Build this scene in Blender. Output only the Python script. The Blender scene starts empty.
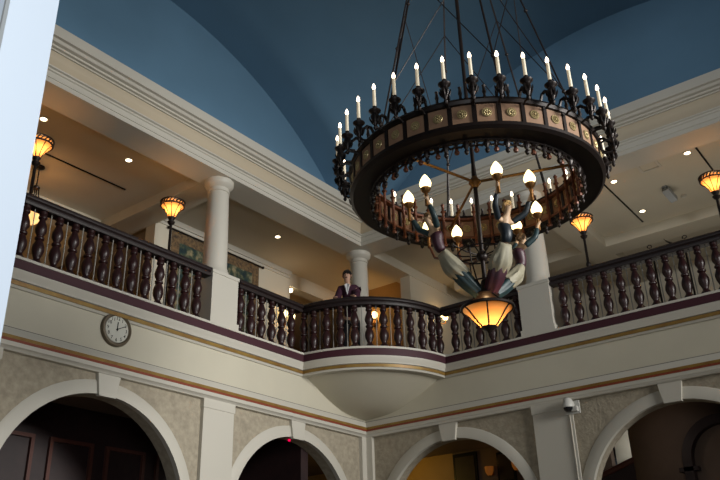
import bpy, bmesh, math, random
from mathutils import Vector, Matrix
random.seed(7)
SC = bpy.context.scene
COL = SC.collection
PI = math.pi
# ------------------------------------------------------------------ materials
def mat(name, col, rough=.6, metal=0., emit=None, estr=1., bump=0., bscale=20., var=0., vscale=4., col2=None, spec=None, trans=0.):
    m = bpy.data.materials.new(name); m.use_nodes = True
    nt = m.node_tree; b = nt.nodes['Principled BSDF']
    b.inputs['Base Color'].default_value = (*col, 1); b.inputs['Roughness'].default_value = rough
    b.inputs['Metallic'].default_value = metal
    if spec is not None: b.inputs['Specular IOR Level'].default_value = spec
    if trans: b.inputs['Transmission Weight'].default_value = trans
    tc = nt.nodes.new('ShaderNodeTexCoord')
    if var or col2:
        n = nt.nodes.new('ShaderNodeTexNoise'); n.inputs['Scale'].default_value = vscale; n.inputs['Detail'].default_value = 5
        nt.links.new(tc.outputs['Object'], n.inputs['Vector'])
        r = nt.nodes.new('ShaderNodeValToRGB'); r.color_ramp.elements[0].position = .3; r.color_ramp.elements[1].position = .7
        c2 = col2 or tuple(c*(1-var) for c in col)
        r.color_ramp.elements[0].color = (*c2, 1); r.color_ramp.elements[1].color = (*col, 1)
        nt.links.new(n.outputs['Fac'], r.inputs['Fac']); nt.links.new(r.outputs['Color'], b.inputs['Base Color'])
    if bump:
        n2 = nt.nodes.new('ShaderNodeTexNoise'); n2.inputs['Scale'].default_value = bscale; n2.inputs['Detail'].default_value = 4
        nt.links.new(tc.outputs['Object'], n2.inputs['Vector'])
        bp = nt.nodes.new('ShaderNodeBump'); bp.inputs['Strength'].default_value = bump; bp.inputs['Distance'].default_value = .02
        nt.links.new(n2.outputs['Fac'], bp.inputs['Height']); nt.links.new(bp.outputs['Normal'], b.inputs['Normal'])
    if emit:
        b.inputs['Emission Color'].default_value = (*emit, 1); b.inputs['Emission Strength'].default_value = estr
    return m
M = {}
M['cream']   = mat('cream_paint', (.58,.54,.43), .55, var=.05, vscale=2)
M['white']   = mat('white_trim_paint', (.56,.53,.46), .5)
M['plaster'] = mat('rough_plaster', (.42,.365,.275), .85, bump=.55, bscale=22, var=.3, vscale=12)
M['maroon']  = mat('maroon_paint', (.045,.005,.013), .65)
M['gold']    = mat('gold_stripe', (.30,.19,.04), .45, metal=.2, col2=(.22,.11,.025), vscale=5)
M['redline'] = mat('red_line', (.24,.045,.018), .5)
M['gline']   = mat('grey_line', (.16,.15,.13), .6)
M['blue']    = mat('blue_vault_paint', (.10,.20,.30), .9, var=.08, vscale=1.2)
M['wood']    = mat('dark_mahogany', (.034,.010,.010), .38, col2=(.016,.005,.005), vscale=12)
M['rail']    = mat('dark_handrail_wood', (.016,.007,.007), .5, col2=(.010,.005,.005), vscale=10)
M['rod']     = mat('thin_metal_rod', (.30,.29,.26), .4)
M['iron']    = mat('black_iron', (.011,.009,.009), .42, metal=.4, col2=(.022,.012,.009), vscale=16)
M['bronze']  = mat('reddish_bronze', (.20,.065,.028), .45, metal=.25, col2=(.09,.03,.016), vscale=14)
M['brass']   = mat('aged_brass', (.26,.125,.04), .38, metal=.8)
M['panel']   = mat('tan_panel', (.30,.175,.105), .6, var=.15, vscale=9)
M['medal']   = mat('pale_medallion', (.46,.36,.18), .35, metal=.5)
M['candle']  = mat('ivory_candle', (.80,.76,.64), .5, emit=(1,.75,.42), estr=.22)
M['bulb']    = mat('lit_candle_bulb', (1,.9,.75), .4, emit=(1,.80,.58), estr=6)
M['globe']   = mat('lit_flame_globe', (1,.9,.6), .4, emit=(1,.78,.36), estr=4)
M['dl']      = mat('lit_recessed_lamp', (1,.9,.7), .4, emit=(1,.83,.55), estr=9)
M['gceil']   = mat('gallery_ceiling_paint', (.60,.55,.44), .8, var=.05, vscale=1.5)
M['gwall']   = mat('gallery_wall_paint', (.62,.57,.46), .8)
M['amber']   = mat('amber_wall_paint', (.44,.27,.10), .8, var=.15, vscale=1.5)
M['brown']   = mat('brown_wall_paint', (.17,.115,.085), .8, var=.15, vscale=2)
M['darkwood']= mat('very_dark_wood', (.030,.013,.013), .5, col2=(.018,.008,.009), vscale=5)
M['dwtrim']  = mat('dark_wood_moulding', (.10,.035,.025), .35)
M['lightgrey'] = mat('pale_plastic', (.55,.54,.50), .45)
M['frieze'] = mat('shade_toned_frieze', (.52,.44,.32), .6)  # cream frieze; its shade is mixed into this darker tan
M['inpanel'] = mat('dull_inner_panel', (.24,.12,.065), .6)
M['dimamber'] = mat('dim_amber_shade', (.16,.05,.008), .5, emit=(1,.30,.04), estr=.1)
M['grey']    = mat('grey_metal', (.30,.31,.31), .45)
M['black']   = mat('black_plastic', (.008,.008,.01), .25)
M['pier']    = mat('white_pier_paint', (.60,.66,.74), .6)
M['floor']   = mat('polished_stone_floor', (.32,.26,.19), .35, var=.3, vscale=3)
M['carpet']  = mat('brown_carpet', (.12,.07,.05), .95)
M['skin']    = mat('skin', (.50,.29,.20), .55)
M['stskin']  = mat('painted_skin', (.50,.33,.20), .5)
M['hair']    = mat('black_hair', (.012,.009,.009), .5)
M['blond']   = mat('painted_blond_hair', (.42,.26,.09), .5, bump=.6, bscale=60)
M['brownhair']= mat('painted_brown_hair', (.20,.11,.045), .5, bump=.6, bscale=60)
M['jacket']  = mat('maroon_jacket', (.040,.005,.020), .8)
M['trouser'] = mat('black_trousers', (.010,.009,.012), .85)
M['shirt']   = mat('white_shirt', (.62,.62,.64), .7)
M['teal']    = mat('painted_teal_cloth', (.016,.042,.048), .5, var=.4, vscale=14)
M['wine']    = mat('painted_wine_cloth', (.050,.012,.022), .5, var=.3, vscale=14)
M['apron']   = mat('painted_cream_cloth', (.30,.275,.195), .6, var=.25, vscale=14)
M['navy']    = mat('painted_navy_cloth', (.010,.017,.024), .45)
M['dial']    = mat('clock_dial', (.60,.59,.52), .5)
M['clockrim']= mat('clock_case_bronze', (.13,.10,.065), .4, metal=.3)
M['led']     = mat('red_led', (.6,.0,.05), .4, emit=(1,.0,.08), estr=1.2)

def glass_mat(name, base, estr):
    """lit art glass: warm mottled panels"""
    m = mat(name, base, .35); nt = m.node_tree; b = nt.nodes['Principled BSDF']
    tc = nt.nodes.new('ShaderNodeTexCoord'); n = nt.nodes.new('ShaderNodeTexNoise'); n.inputs['Scale'].default_value = 7
    nt.links.new(tc.outputs['Object'], n.inputs['Vector'])
    r = nt.nodes.new('ShaderNodeValToRGB')
    r.color_ramp.elements[0].position=.3; r.color_ramp.elements[1].position=.72
    r.color_ramp.elements[0].color=(.85,.30,.06,1); r.color_ramp.elements[1].color=(1,.66,.27,1)
    nt.links.new(n.outputs['Fac'], r.inputs['Fac']); nt.links.new(r.outputs['Color'], b.inputs['Emission Color'])
    b.inputs['Emission Strength'].default_value = estr
    return m
M['artglass'] = glass_mat('lit_amber_glass', (.6,.36,.14), 1.5)
def translucent(name, col):
    m = bpy.data.materials.new(name); m.use_nodes=True; nt=m.node_tree
    b=nt.nodes['Principled BSDF']; out=nt.nodes['Material Output']
    b.inputs['Base Color'].default_value=(*col,1); b.inputs['Roughness'].default_value=.4
    t=nt.nodes.new('ShaderNodeBsdfTranslucent'); t.inputs['Color'].default_value=(*col,1)
    mx=nt.nodes.new('ShaderNodeMixShader'); mx.inputs[0].default_value=.65
    nt.links.new(b.outputs[0],mx.inputs[1]); nt.links.new(t.outputs[0],mx.inputs[2]); nt.links.new(mx.outputs[0],out.inputs['Surface'])
    return m
M['bowlglass'] = translucent('amber_bowl_glass', (.80,.46,.20))
M['amberglass'] = translucent('deep_amber_glass', (.62,.30,.10))

def tapestry_mat():
    m = mat('woven_tapestry', (.1,.1,.08), .95, bump=.4, bscale=200); nt = m.node_tree; b = nt.nodes['Principled BSDF']
    tc = nt.nodes.new('ShaderNodeTexCoord'); n = nt.nodes.new('ShaderNodeTexNoise'); n.inputs['Scale'].default_value = 5.0; n.inputs['Detail'].default_value = 6
    nt.links.new(tc.outputs['Object'], n.inputs['Vector'])
    r = nt.nodes.new('ShaderNodeValToRGB'); e = r.color_ramp.elements
    e[0].position=.34; e[0].color=(.012,.028,.035,1); e[1].position=.66; e[1].color=(.30,.25,.14,1)
    x=e.new(.45); x.color=(.025,.05,.045,1); x=e.new(.53); x.color=(.07,.085,.05,1); x=e.new(.58); x.color=(.16,.16,.10,1)
    nt.links.new(n.outputs['Fac'], r.inputs['Fac']); nt.links.new(r.outputs['Color'], b.inputs['Base Color'])
    return m
M['tap'] = tapestry_mat()
M['tapborder'] = mat('tapestry_border', (.24,.15,.07), .95, col2=(.05,.035,.025), vscale=14)

# ------------------------------------------------------------------ mesh builder
class MB:
    def __init__(s, f=None): s.v=[]; s.f=[]; s.map=f
    def add(s, vs, fs, T=None):
        o=len(s.v); s.v += [tuple(T@Vector(v)) if T else tuple(v) for v in vs]
        s.f += [tuple(i+o for i in f) for f in fs]; return s
    def box(s, x0,x1,y0,y1,z0,z1,T=None):
        vs=[(x,y,z) for x in (x0,x1) for y in (y0,y1) for z in (z0,z1)]
        return s.add(vs,[(0,1,3,2),(4,6,7,5),(0,4,5,1),(2,3,7,6),(0,2,6,4),(1,5,7,3)],T)
    def cbox(s, c, sz, T=None):
        return s.box(c[0]-sz[0]/2,c[0]+sz[0]/2,c[1]-sz[1]/2,c[1]+sz[1]/2,c[2]-sz[2]/2,c[2]+sz[2]/2,T)
    def lathe(s, prof, n=16, c=(0,0,0), T=None, a0=0., a1=2*PI, fl=None, cap=True):
        full=abs(a1-a0-2*PI)<1e-6; m=n if full else n+1
        vs=[];fs=[]
        for r,z in prof:
            for k in range(m):
                a=a0+(a1-a0)*k/n; rr=r*(fl(a) if fl else 1)
                vs.append((c[0]+rr*math.cos(a),c[1]+rr*math.sin(a),c[2]+z))
        for i in range(len(prof)-1):
            for k in range(n):
                k2=(k+1)%m
                fs.append((i*m+k,i*m+k2,(i+1)*m+k2,(i+1)*m+k))
        if full and cap:
            if prof[0][0]>1e-5: fs.append(tuple(range(m))[::-1])
            if prof[-1][0]>1e-5: fs.append(tuple((len(prof)-1)*m+k for k in range(m)))
        return s.add(vs,fs,T)
    def tube(s, pts, r, n=8, T=None, closed=False):
        pts=[Vector(p) for p in pts]; N=len(pts); vs=[];fs=[]
        rs = r if isinstance(r,(list,tuple)) else [r]*N
        up=None
        for i in range(N):
            if closed: t=pts[(i+1)%N]-pts[i-1]
            else: t=pts[min(i+1,N-1)]-pts[max(i-1,0)]
            t.normalize()
            if up is None:
                up=Vector((0,0,1)) if abs(t.z)<.9 else Vector((1,0,0))
            a=t.cross(up); a.normalize(); up=a.cross(t); up.normalize()
            for k in range(n):
                th=2*PI*k/n; vs.append(tuple(pts[i]+rs[i]*(math.cos(th)*a+math.sin(th)*up)))
        for i in range(N if closed else N-1):
            j=(i+1)%N
            for k in range(n): fs.append((i*n+k,i*n+(k+1)%n,j*n+(k+1)%n,j*n+k))
        if not closed:
            fs.append(tuple(range(n))[::-1]); fs.append(tuple((N-1)*n+k for k in range(n)))
        return s.add(vs,fs,T)
    def sphere(s, c, r, n=12, m=8, sc=(1,1,1), T=None):
        prof=[(max(1e-6,math.sin(PI*i/m)) if 0<i<m else 0., -math.cos(PI*i/m)) for i in range(m+1)]
        vs=[];fs=[]
        for q,z in prof:
            for k in range(n):
                a=2*PI*k/n; vs.append((c[0]+r*sc[0]*q*math.cos(a),c[1]+r*sc[1]*q*math.sin(a),c[2]+r*sc[2]*z))
        for i in range(m):
            for k in range(n): fs.append((i*n+k,i*n+(k+1)%n,(i+1)*n+(k+1)%n,(i+1)*n+k))
        return s.add(vs,fs,T)
    def sweep(s, rows, closed=True):
        """rows: list over profile points, each a list of path points"""
        m=len(rows[0]); vs=[p for r in rows for p in r]; fs=[]
        R=len(rows)
        for i in range(R if closed else R-1):
            j=(i+1)%R
            for k in range(m-1): fs.append((i*m+k,i*m+k+1,j*m+k+1,j*m+k))
        if closed:
            fs.append(tuple(i*m for i in range(R))); fs.append(tuple(i*m+m-1 for i in range(R))[::-1])
        return s.add(vs,fs)
    def grid(s, fn, nu, nv):
        vs=[fn(i/nu,j/nv) for i in range(nu+1) for j in range(nv+1)]
        fs=[(i*(nv+1)+j,(i+1)*(nv+1)+j,(i+1)*(nv+1)+j+1,i*(nv+1)+j+1) for i in range(nu) for j in range(nv)]
        return s.add(vs,fs)
    def mesh(s, name, m, org=(0,0,0), ang=40, weld=True):
        me=bpy.data.meshes.new(name)
        vs=[s.map(*v) if s.map else v for v in s.v]
        me.from_pydata([(x-org[0],y-org[1],z-org[2]) for x,y,z in vs],[],s.f)
        bm=bmesh.new(); bm.from_mesh(me)
        if weld: bmesh.ops.remove_doubles(bm,verts=bm.verts,dist=1e-5)
        bmesh.ops.recalc_face_normals(bm,faces=bm.faces)
        for f in bm.faces: f.smooth=True
        lim=math.radians(ang)
        for e in bm.edges: e.smooth = len(e.link_faces)==2 and e.calc_face_angle(9)<lim
        bm.to_mesh(me); bm.free(); me.materials.append(m); return me
    def build(s, name, m, parent=None, org=None, **k):
        if org is None:
            org=(0,0,0)
            if parent is not None:
                q=parent
                while q.parent: q=q.parent
                org=tuple(q.location)
        o=bpy.data.objects.new(name,s.mesh(name,m,org,**k)); COL.objects.link(o)
        if parent is not None: o.parent=parent
        else: o.location=org
        return o
def tag(o,label,cat,group=None):
    o['label']=label; o['category']=cat
    if group: o['group']=group
    return o
def thing(name,label,cat,loc,group=None):
    o=bpy.data.objects.new(name,None); COL.objects.link(o); o.location=loc; o.empty_display_size=.1
    return tag(o,label,cat,group)
def struct(name,mb,m,**k):
    o=mb.build(name,m,**k); o['kind']='structure'; return o
def copy_tree(o,parent=None):
    c=o.copy(); COL.objects.link(c)
    if parent is not None: c.parent=parent
    for ch in list(o.children): copy_tree(ch,c)
    return c
def skin_mesh(name, pts, edges, rad, m, sub=2, root=0):
    me=bpy.data.meshes.new(name); me.from_pydata(pts,edges,[])
    o=bpy.data.objects.new(name,me); COL.objects.link(o)
    sk=o.modifiers.new('s','SKIN'); sk.use_smooth_shade=True
    for i,sv in enumerate(me.skin_vertices[0].data):
        r=rad[i]; sv.radius=r if isinstance(r,tuple) else (r,r); sv.use_root=(i==root)
    ss=o.modifiers.new('u','SUBSURF'); ss.levels=sub; ss.render_levels=sub
    dg=bpy.context.evaluated_depsgraph_get(); dg.update()
    res=bpy.data.meshes.new_from_object(o.evaluated_get(dg)); bpy.data.objects.remove(o)
    res.name=name; res.materials.clear(); res.materials.append(m)
    for p in res.polygons: p.use_smooth=True
    return res
def link(name,me,parent=None):
    o=bpy.data.objects.new(name,me); COL.objects.link(o)
    if parent is not None: o.parent=parent
    return o
# wall mappings: u = distance from the corner, v = depth behind the wall plane
ML=lambda u,v,z:(-u,v,z)
MR=lambda u,v,z:(v,-u,z)
H=12.4            # hall side
ZD=6.55           # gallery deck
ZS=9.52           # entablature soffit
ZC=9.75           # gallery ceiling
C0=(-6.2,-6.25)   # hall centre
# ------------------------------------------------------------------ lower arched walls
BAYS={'left':[2.07,6.25,10.36],'right':[1.95,6.16,10.30]}; PIL=[4.06,8.30]; AR=1.61; AO=1.81; ZA=3.39
def arched_wall(mp, v0, v1, ztop, BAY):
    mb=MB(mp); N=28
    us=[-.0]; 
    edges=[0]
    for c in BAY: edges += [c-AR,c+AR]
    edges.append(H)
    for i in range(0,len(edges),2): # piers
        mb.box(edges[i],edges[i+1],v0,v1,0,ztop)
    for c in BAY:
        ps=[(c-AR*math.cos(PI*k/N), ZA+AR*math.sin(PI*k/N)) for k in range(N+1)]
        vs=[];fs=[]
        for (u,z) in ps: vs += [(u,v0,z),(u,v0,ztop),(u,v1,z),(u,v1,ztop)]
        for k in range(N):
            a=4*k;b=a+4
            fs += [(a,b,b+1,a+1),(a+2,a+3,b+3,b+2),(a,a+2,b+2,b)]
        mb.add(vs,fs)
    return mb
def arch_trim(mp, c, v0, v1):
    mb=MB(mp); N=32; rows=[]
    for r,v in ((AR-.005,v1),(AR-.005,v0),(AO-.03,v0),(AO,v0+.02),(AO,v1)):
        row=[(c-r,v,0.)]+[(c-r*math.cos(PI*k/N),v,ZA+r*math.sin(PI*k/N)) for k in range(N+1)]+[(c+r,v,0.)]
        rows.append(row)
    return mb.sweep(rows)
def keystone(mp,c):
    mb=MB(mp); zb,zt=4.955,5.31
    vs=[]
    for v in (-.015,.06):
        vs += [(c-.14,v,zb),(c+.14,v,zb),(c+.20,v,zt),(c-.20,v,zt)]
    mb.add(vs,[(0,1,2,3),(7,6,5,4),(0,4,5,1),(1,5,6,2),(2,6,7,3),(3,7,4,0)])
    return mb
tn=[0]
def trim(mb,m,**k):
    tn[0]+=1; return struct('trim_%d'%tn[0],mb,m,**k)
for mp,nm in ((ML,'left'),(MR,'right')):
    struct('wall_%s'%nm, arched_wall(mp,.05,.34,5.62,BAYS[nm]), M['plaster'])
    for c in BAYS[nm][:2]:
        trim(arch_trim(mp,c,.032,.12), M['white']); trim(keystone(mp,c), M['white'])
    for u in PIL:
        mb=MB(mp); mb.box(u-.34,u+.34,-.02,.2,0,5.14); mb.box(u-.355,u+.355,-.035,.2,5.14,5.31)
        trim(mb,M['white'])
# narrow quarter pilaster in the corner
mb=MB(); mb.box(-.17,.06,-.03,.06,0,5.31); mb.box(-.03,.06,-.17,.06,0,5.31); trim(mb,M['white'])
# ------------------------------------------------------------------ mouldings that run round the corner
def corner_sweep(prof, m, bow=None):
    """prof: closed list of (v,z); negative v towards the hall"""
    rows=[]
    for v,z in prof:
        if bow is None: rows.append([(-H,v,z),(v,v,z),(v,-H,z)])
        else:
            r=bow-v; x=math.sqrt(max(r*r-v*v,0)); a0=math.atan2(-v,x); n=28
            arc=[]
            for k in range(n+1):
                a=a0+(PI/2-2*a0)*k/n
                arc.append((-r*math.cos(a),-r*math.sin(a),z))
            rows.append([(-H,v,z)]+arc+[(v,-H,z)])
    return trim(MB().sweep(rows),m)
# lower band
corner_sweep([(.1,5.28),(-.03,5.28),(-.045,5.31),(-.085,5.33),(-.095,5.385),(.1,5.385)],M['white'])
corner_sweep([(.1,5.385),(-.104,5.385),(-.104,5.42),(.1,5.42)],M['redline'])
corner_sweep([(.1,5.42),(-.112,5.42),(-.112,5.465),(.1,5.465)],M['gold'])
corner_sweep([(.1,5.465),(-.085,5.465),(-.08,5.50),(-.05,5.54),(-.03,5.575),(-.025,5.59),(.1,5.59)],M['white'])
corner_sweep([(.1,5.59),(-.012,5.59),(-.012,5.605),(.1,5.605)],M['gline'])
# fascia (cream) behind, both walls
mb=MB(); mb.box(-H,.2,0,.34,5.6,6.2); mb.box(0,.34,-H,.0,5.6,6.2); struct('wall_front',mb,M['cream'])
# upper band, follows the bow
BOW=1.95
corner_sweep([(.1,6.15),(-.03,6.15),(-.05,6.185),(.1,6.185)],M['white'],BOW)
corner_sweep([(.1,6.185),(-.066,6.185),(-.072,6.24),(.1,6.24)],M['gold'],BOW)
corner_sweep([(.1,6.24),(-.062,6.24),(-.062,6.252),(.1,6.252)],M['gline'],BOW)
corner_sweep([(.1,6.252),(-.085,6.252),(-.09,6.28),(-.13,6.33),(-.14,6.385),(.1,6.385)],M['white'],BOW)
corner_sweep([(.1,6.385),(-.155,6.385),(-.165,6.51),(.1,6.51)],M['maroon'],BOW)
corner_sweep([(.1,6.51),(-.18,6.51),(-.18,6.55),(.1,6.55)],M['white'],BOW)
# quarter bowl under the bow
prof=[(1.98,6.19),(1.95,6.16),(1.90,6.20),(1.82,6.16),(1.62,6.07),(1.42,5.96),(1.2,5.86),(1.0,5.775),(.8,5.71),(.6,5.675),(.4,5.655),(.2,5.645),(.0,5.64)]
prof=[(1.93,6.24),(1.80,6.155),(1.62,6.065),(1.42,5.96),(1.2,5.86),(1.0,5.78),(.8,5.715),(.6,5.675),(.4,5.655),(.2,5.645),(.02,5.64)]
mb=MB().lathe(prof,40,a0=PI-.08,a1=1.5*PI+.08)
mb.map=lambda x,y,z:(min(x,.04),min(y,.04),z)
trim(mb,M['cream'],ang=60)
# gallery floor
mb=MB(); mb.box(-H,6.5,.0,6.5,6.40,6.51); mb.box(0.0,6.5,-H,-.0,6.40,6.51)
mb.lathe([(0,6.40),(1.97,6.40),(1.97,6.51),(0,6.51)],24,a0=PI,a1=1.5*PI)
struct('floor_gallery',mb,M['carpet'])
# entablature
def ent(prof,m): return corner_sweep(prof,m)
ent([(.5,9.52),(-.10,9.52),(-.10,9.60),(-.115,9.605),(-.12,9.70),(-.145,9.715),(-.15,9.735),(-.185,9.75),(-.19,9.765),(-.12,9.785),(.5,9.785)],M['white'])
ent([(.5,9.785),(-.105,9.785),(-.105,9.93),(-.12,9.99),(-.16,10.05),(.5,10.05)],M['frieze'])
ent([(.5,10.05),(-.19,10.05),(-.19,10.075),(-.24,10.08),(-.24,10.115),(-.30,10.125),(-.33,10.165),(-.38,10.175),(-.38,10.36),(.5,10.36)],M['white'])
# ------------------------------------------------------------------ vault and lunettes
S=6.2; HC=5.35; RISE=2.36; RR=(HC*HC+RISE*RISE)/(2*RISE); Z0=10.36
def arc(d):
    d=abs(d)
    return 0. if d>=HC else math.sqrt(RR*RR-d*d)-(RR-RISE)
def vault(s,t):
    x=-12.4+12.4*s; y=-12.4+12.4*t
    a,b=arc(x+S),arc(y+S)
    return (x,y,Z0+a+b-1.0*a*b/RISE)
struct('ceiling',MB().grid(vault,72,72),M['blue'],ang=60)
def lun(fx):
    mb=MB(); mb.grid(lambda s,t:fx(-12.4*s,Z0-.05+(arc(-12.4*s+S)+.05)*t),72,6); return mb
trim(lun(lambda u,z:(u,0.0,z)),M['blue']); trim(lun(lambda u,z:(0.0,u,z)),M['blue'])
trim(lun(lambda u,z:(u,-12.4,z)),M['blue']); trim(lun(lambda u,z:(-12.4,u,z)),M['blue'])
# ------------------------------------------------------------------ gallery shell
mb=MB(); mb.box(-H,6.5,.0,6.6,ZC,ZC+.1); struct('ceiling_left',mb,M['gceil'])
mb=MB(); mb.box(.0,6.6,-H,.0,ZC,ZC+.1); struct('ceiling_right',mb,M['gceil'])
for mp in (ML,MR):
    for u in (4.06,8.3):
        mb=MB(mp); mb.box(u-.28,u+.28,.49,6.5,ZS,ZC+.02); trim(mb,M['gceil'])
    mb=MB(mp); mb.box(.3 if mp is MR else 3.8,H,3.58,4.15,ZS-.002,ZC+.02); trim(mb,M['gceil'])
mb=MB(); mb.box(.45,6.5,.0,.5,ZS-.001,ZC+.02); trim(mb,M['gceil'])        # beam behind the corner column
mb=MB(); mb.box(-3.80,.36,2.45,2.75,6.5,ZC+.01); struct('wall_tapestry',mb,M['gwall'])
mb=MB(); mb.box(-3.80,.36,2.38,2.46,9.63,ZC+.005); mb.box(-3.80,.36,2.42,2.46,9.57,9.64); trim(mb,M['white'])
mb=MB(); mb.box(.36,3.2,2.45,2.75,9.40,ZC+.01); trim(mb,M['gwall'])
mb=MB(); mb.box(2.0,6.5,.02,.3,6.5,ZS); struct('wall_corner',mb,M['gwall'])
mb=MB(); mb.box(-H,6.5,6.3,6.5,6.4,ZC+.1); struct('wall_back_left',mb,M['amber'])
mb=MB(); mb.box(6.3,6.5,-H,6.5,6.4,ZC+.1); struct('wall_back_right',mb,M['gwall'])
mb=MB(); mb.box(2.6,2.8,.5,2.45,6.5,ZC+.01); struct('wall_alcove',mb,M['amber'])
# ground floor shell
mb=MB(); mb.box(-16.5,8,-15,8,-.1,0); struct('floor',mb,M['floor'])
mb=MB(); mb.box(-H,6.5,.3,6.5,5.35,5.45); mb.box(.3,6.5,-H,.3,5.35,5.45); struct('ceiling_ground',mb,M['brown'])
# ------------------------------------------------------------------ columns on pedestals
def column(u,v,mp,label,ped=True):
    x,y,_=mp(u,v,0); t=thing('column',label,'column',(x,y,ZD-.04),'columns carrying the upper cornice')
    zb=7.56 if ped else 6.51
    if ped:
        mb=MB(mp); mb.box(u-.31,u+.31,v-.31,v+.31,6.51,7.50); mb.box(u-.335,u+.335,v-.335,v+.335,6.51,6.68); mb.box(u-.325,u+.325,v-.325,v+.325,7.50,7.56)
        mb.build('pedestal',M['white'],t)
    mb=MB(); mb.lathe([(.27,zb),(.27,zb+.05),(.255,zb+.07),(.255,zb+.10),(.235,zb+.13),(.235,zb+.16)],32,(x,y,0)); mb.build('base',M['white'],t)
    mb=MB(); h0=zb+.16; prof=[]
    for k in range(13):
        q=k/12; prof.append((.222-.030*q**1.6,h0+(9.28-h0)*q))
    mb.lathe(prof,32,(x,y,0)); mb.build('shaft',M['white'],t)
    mb=MB(); mb.lathe([(.19,9.27),(.21,9.28),(.21,9.31),(.195,9.315),(.195,9.36),(.225,9.38),(.26,9.42),(.275,9.44),(.275,9.52)],32,(x,y,0)); mb.build('capital',M['white'],t)
    return t
column(4.12,.22,ML,'cream column on square pedestal between the balustrades, left of the clock side tapestry')
column(4.06,.22,MR,'cream column on square pedestal behind the chandelier on the right gallery')
column(-.22,.22,ML,'slim cream column at the gallery corner behind the leaning person',False)
column(8.36,.27,ML,'cream column at the far left end of the gallery')if 0 else None
# ------------------------------------------------------------------ balustrades
BALP=[(.102,0),(.102,.04),(.096,.055),(.070,.09),(.050,.12),(.046,.135),(.056,.165),(.078,.22),(.088,.275),(.082,.335),(.060,.395),(.046,.425),(.066,.438),(.070,.455),(.066,.472),(.046,.485),(.056,.51),(.078,.555),(.085,.60),(.074,.66),(.050,.725),(.040,.76),(.06,.775),(.064,.80),(.05,.83),(.06,.84),(.06,.885)]
bal_me=MB().lathe(BALP,14).mesh('baluster',M['wood'])
rod_me=MB().lathe([(.009,0),(.009,.885)],6).mesh('rod',M['rod'])
RAILP=[(-.085,7.43),(-.095,7.45),(-.095,7.475),(-.075,7.49),(-.075,7.50),(-.105,7.525),(-.11,7.555),(-.09,7.59),(-.04,7.61),(.04,7.61),(.09,7.59),(.11,7.555),(.105,7.525),(.075,7.50),(.075,7.49),(.095,7.475),(.095,7.45),(.085,7.43)]
VB=.03
def balusters(t,pts):
    for i,(x,y) in enumerate(pts):
        o=link('baluster',bal_me,t); o.location=Vector((x,y,6.55))-t.location
        if i+1<len(pts):
            a=pts[i+1]; r=link('rod',rod_me,t); r.location=Vector(((x+a[0])/2,(y+a[1])/2,6.55))-t.location
def straight(u0,u1,us,mp,label):
    x,y,_=mp((u0+u1)/2,VB,0)
    t=thing('balustrade',label,'balustrade',(x,y,6.55),'balustrades along the gallery edge')
    MB(mp).sweep([[(u0,VB+v,z),(u1,VB+v,z)] for v,z in RAILP]).build('handrail',M['rail'],t)
    mb=MB(mp); mb.box(u0,u1,VB-.07,VB+.07,6.55,6.575); mb.build('bottom_rail',M['wood'],t)
    balusters(t,[mp(u,VB,0)[:2] for u in us]); return t
sp=.272
usL=[4.66+sp*k for k in range(13)]; usR=[4.57+.272*k for k in range(13)]
straight(4.38,8.0,usL,ML,'long dark wood balustrade on the left gallery, beside the bowl lamps')
straight(4.38,8.0,usR,MR,'long dark wood balustrade on the right gallery, right of the chandelier')
us=[3.63-.275*k for k in range(6)]
straight(2.013,3.74,us,ML,'short dark balustrade between the left pedestal and the curved bay')
straight(2.013,3.74,us,MR,'short dark balustrade behind the chandelier bowl, right of the curved bay')
t=thing('balustrade','curved dark wood balustrade of the corner bay where a person leans','balustrade',(-1.35,-1.35,6.55),'balustrades along the gallery edge')
def arcp(r,z,n=28): return [(-r*math.cos(PI/2*k/n),-r*math.sin(PI/2*k/n),z) for k in range(n+1)]
RB=1.90
MB().sweep([arcp(RB-v,z) for v,z in RAILP]).build('handrail',M['rail'],t)
MB().sweep([arcp(RB+d,z) for d,z in ((-.07,6.55),(.07,6.55),(.07,6.575),(-.07,6.575))]).build('bottom_rail',M['wood'],t)
angs=[math.radians(-.4)]+[math.radians(6.9+8.45*k) for k in range(10)]+[math.radians(90.4)]
balusters(t,[(-RB*math.cos(a),-RB*math.sin(a)) for a in angs])
# safety cables across pedestals
for mp,lb in ((ML,'thin black cable stretched across the left pedestal at rail height'),(MR,'thin black cable stretched across the right pedestal at rail height')):
    mb=MB(mp); mb.tube([(3.72,-.055,7.535),(4.06,-.055,7.535),(4.40,-.055,7.535)],.013,6)
    tag(mb.build('cable',M['black'],org=mp(4.06,-.055,7.535)),lb,'cable')
# ------------------------------------------------------------------ clock
def disc_map(c,mp): # local (a,b,h): a along wall to the viewer's right, b up, h out of the wall
    return lambda a,b,h: mp(c[0]-a if mp is ML else c[0]+a,c[1]-h,c[2]+b)
cu,cz=6.235,5.985
t=thing('wall_clock','round bronze rimmed clock on the cream fascia above the left arch','clock',(-cu,0,cz))
mb=MB(); prof=[(.0,.0),(.262,.0),(.268,.03),(.255,.062),(.225,.066),(.205,.045),(.0,.045)]
for_clock=disc_map((cu,-.0,cz),ML)
mb.lathe(prof,40); mb.map=for_clock; mb.build('case',M['clockrim'],t)
mb=MB(for_clock); mb.lathe([(.0,.046),(.204,.046),(.204,.050),(.0,.050)],40); dial=mb.build('dial',M['dial'],t)
def hand(ang,l,w,h):
    mb=MB(for_clock); T=Matrix.Rotation(-ang,4,'Z'); mb.box(-w/2,w/2,-.03,l,h,h+.004,T); mb.lathe([(0,h),(.014,h),(.014,h+.006),(0,h+.006)],12); return mb
hand(math.radians(2),.115,.016,.052).build('hour_hand',M['black'],t)
hand(math.radians(62),.17,.010,.058).build('minute_hand',M['black'],t)
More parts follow.
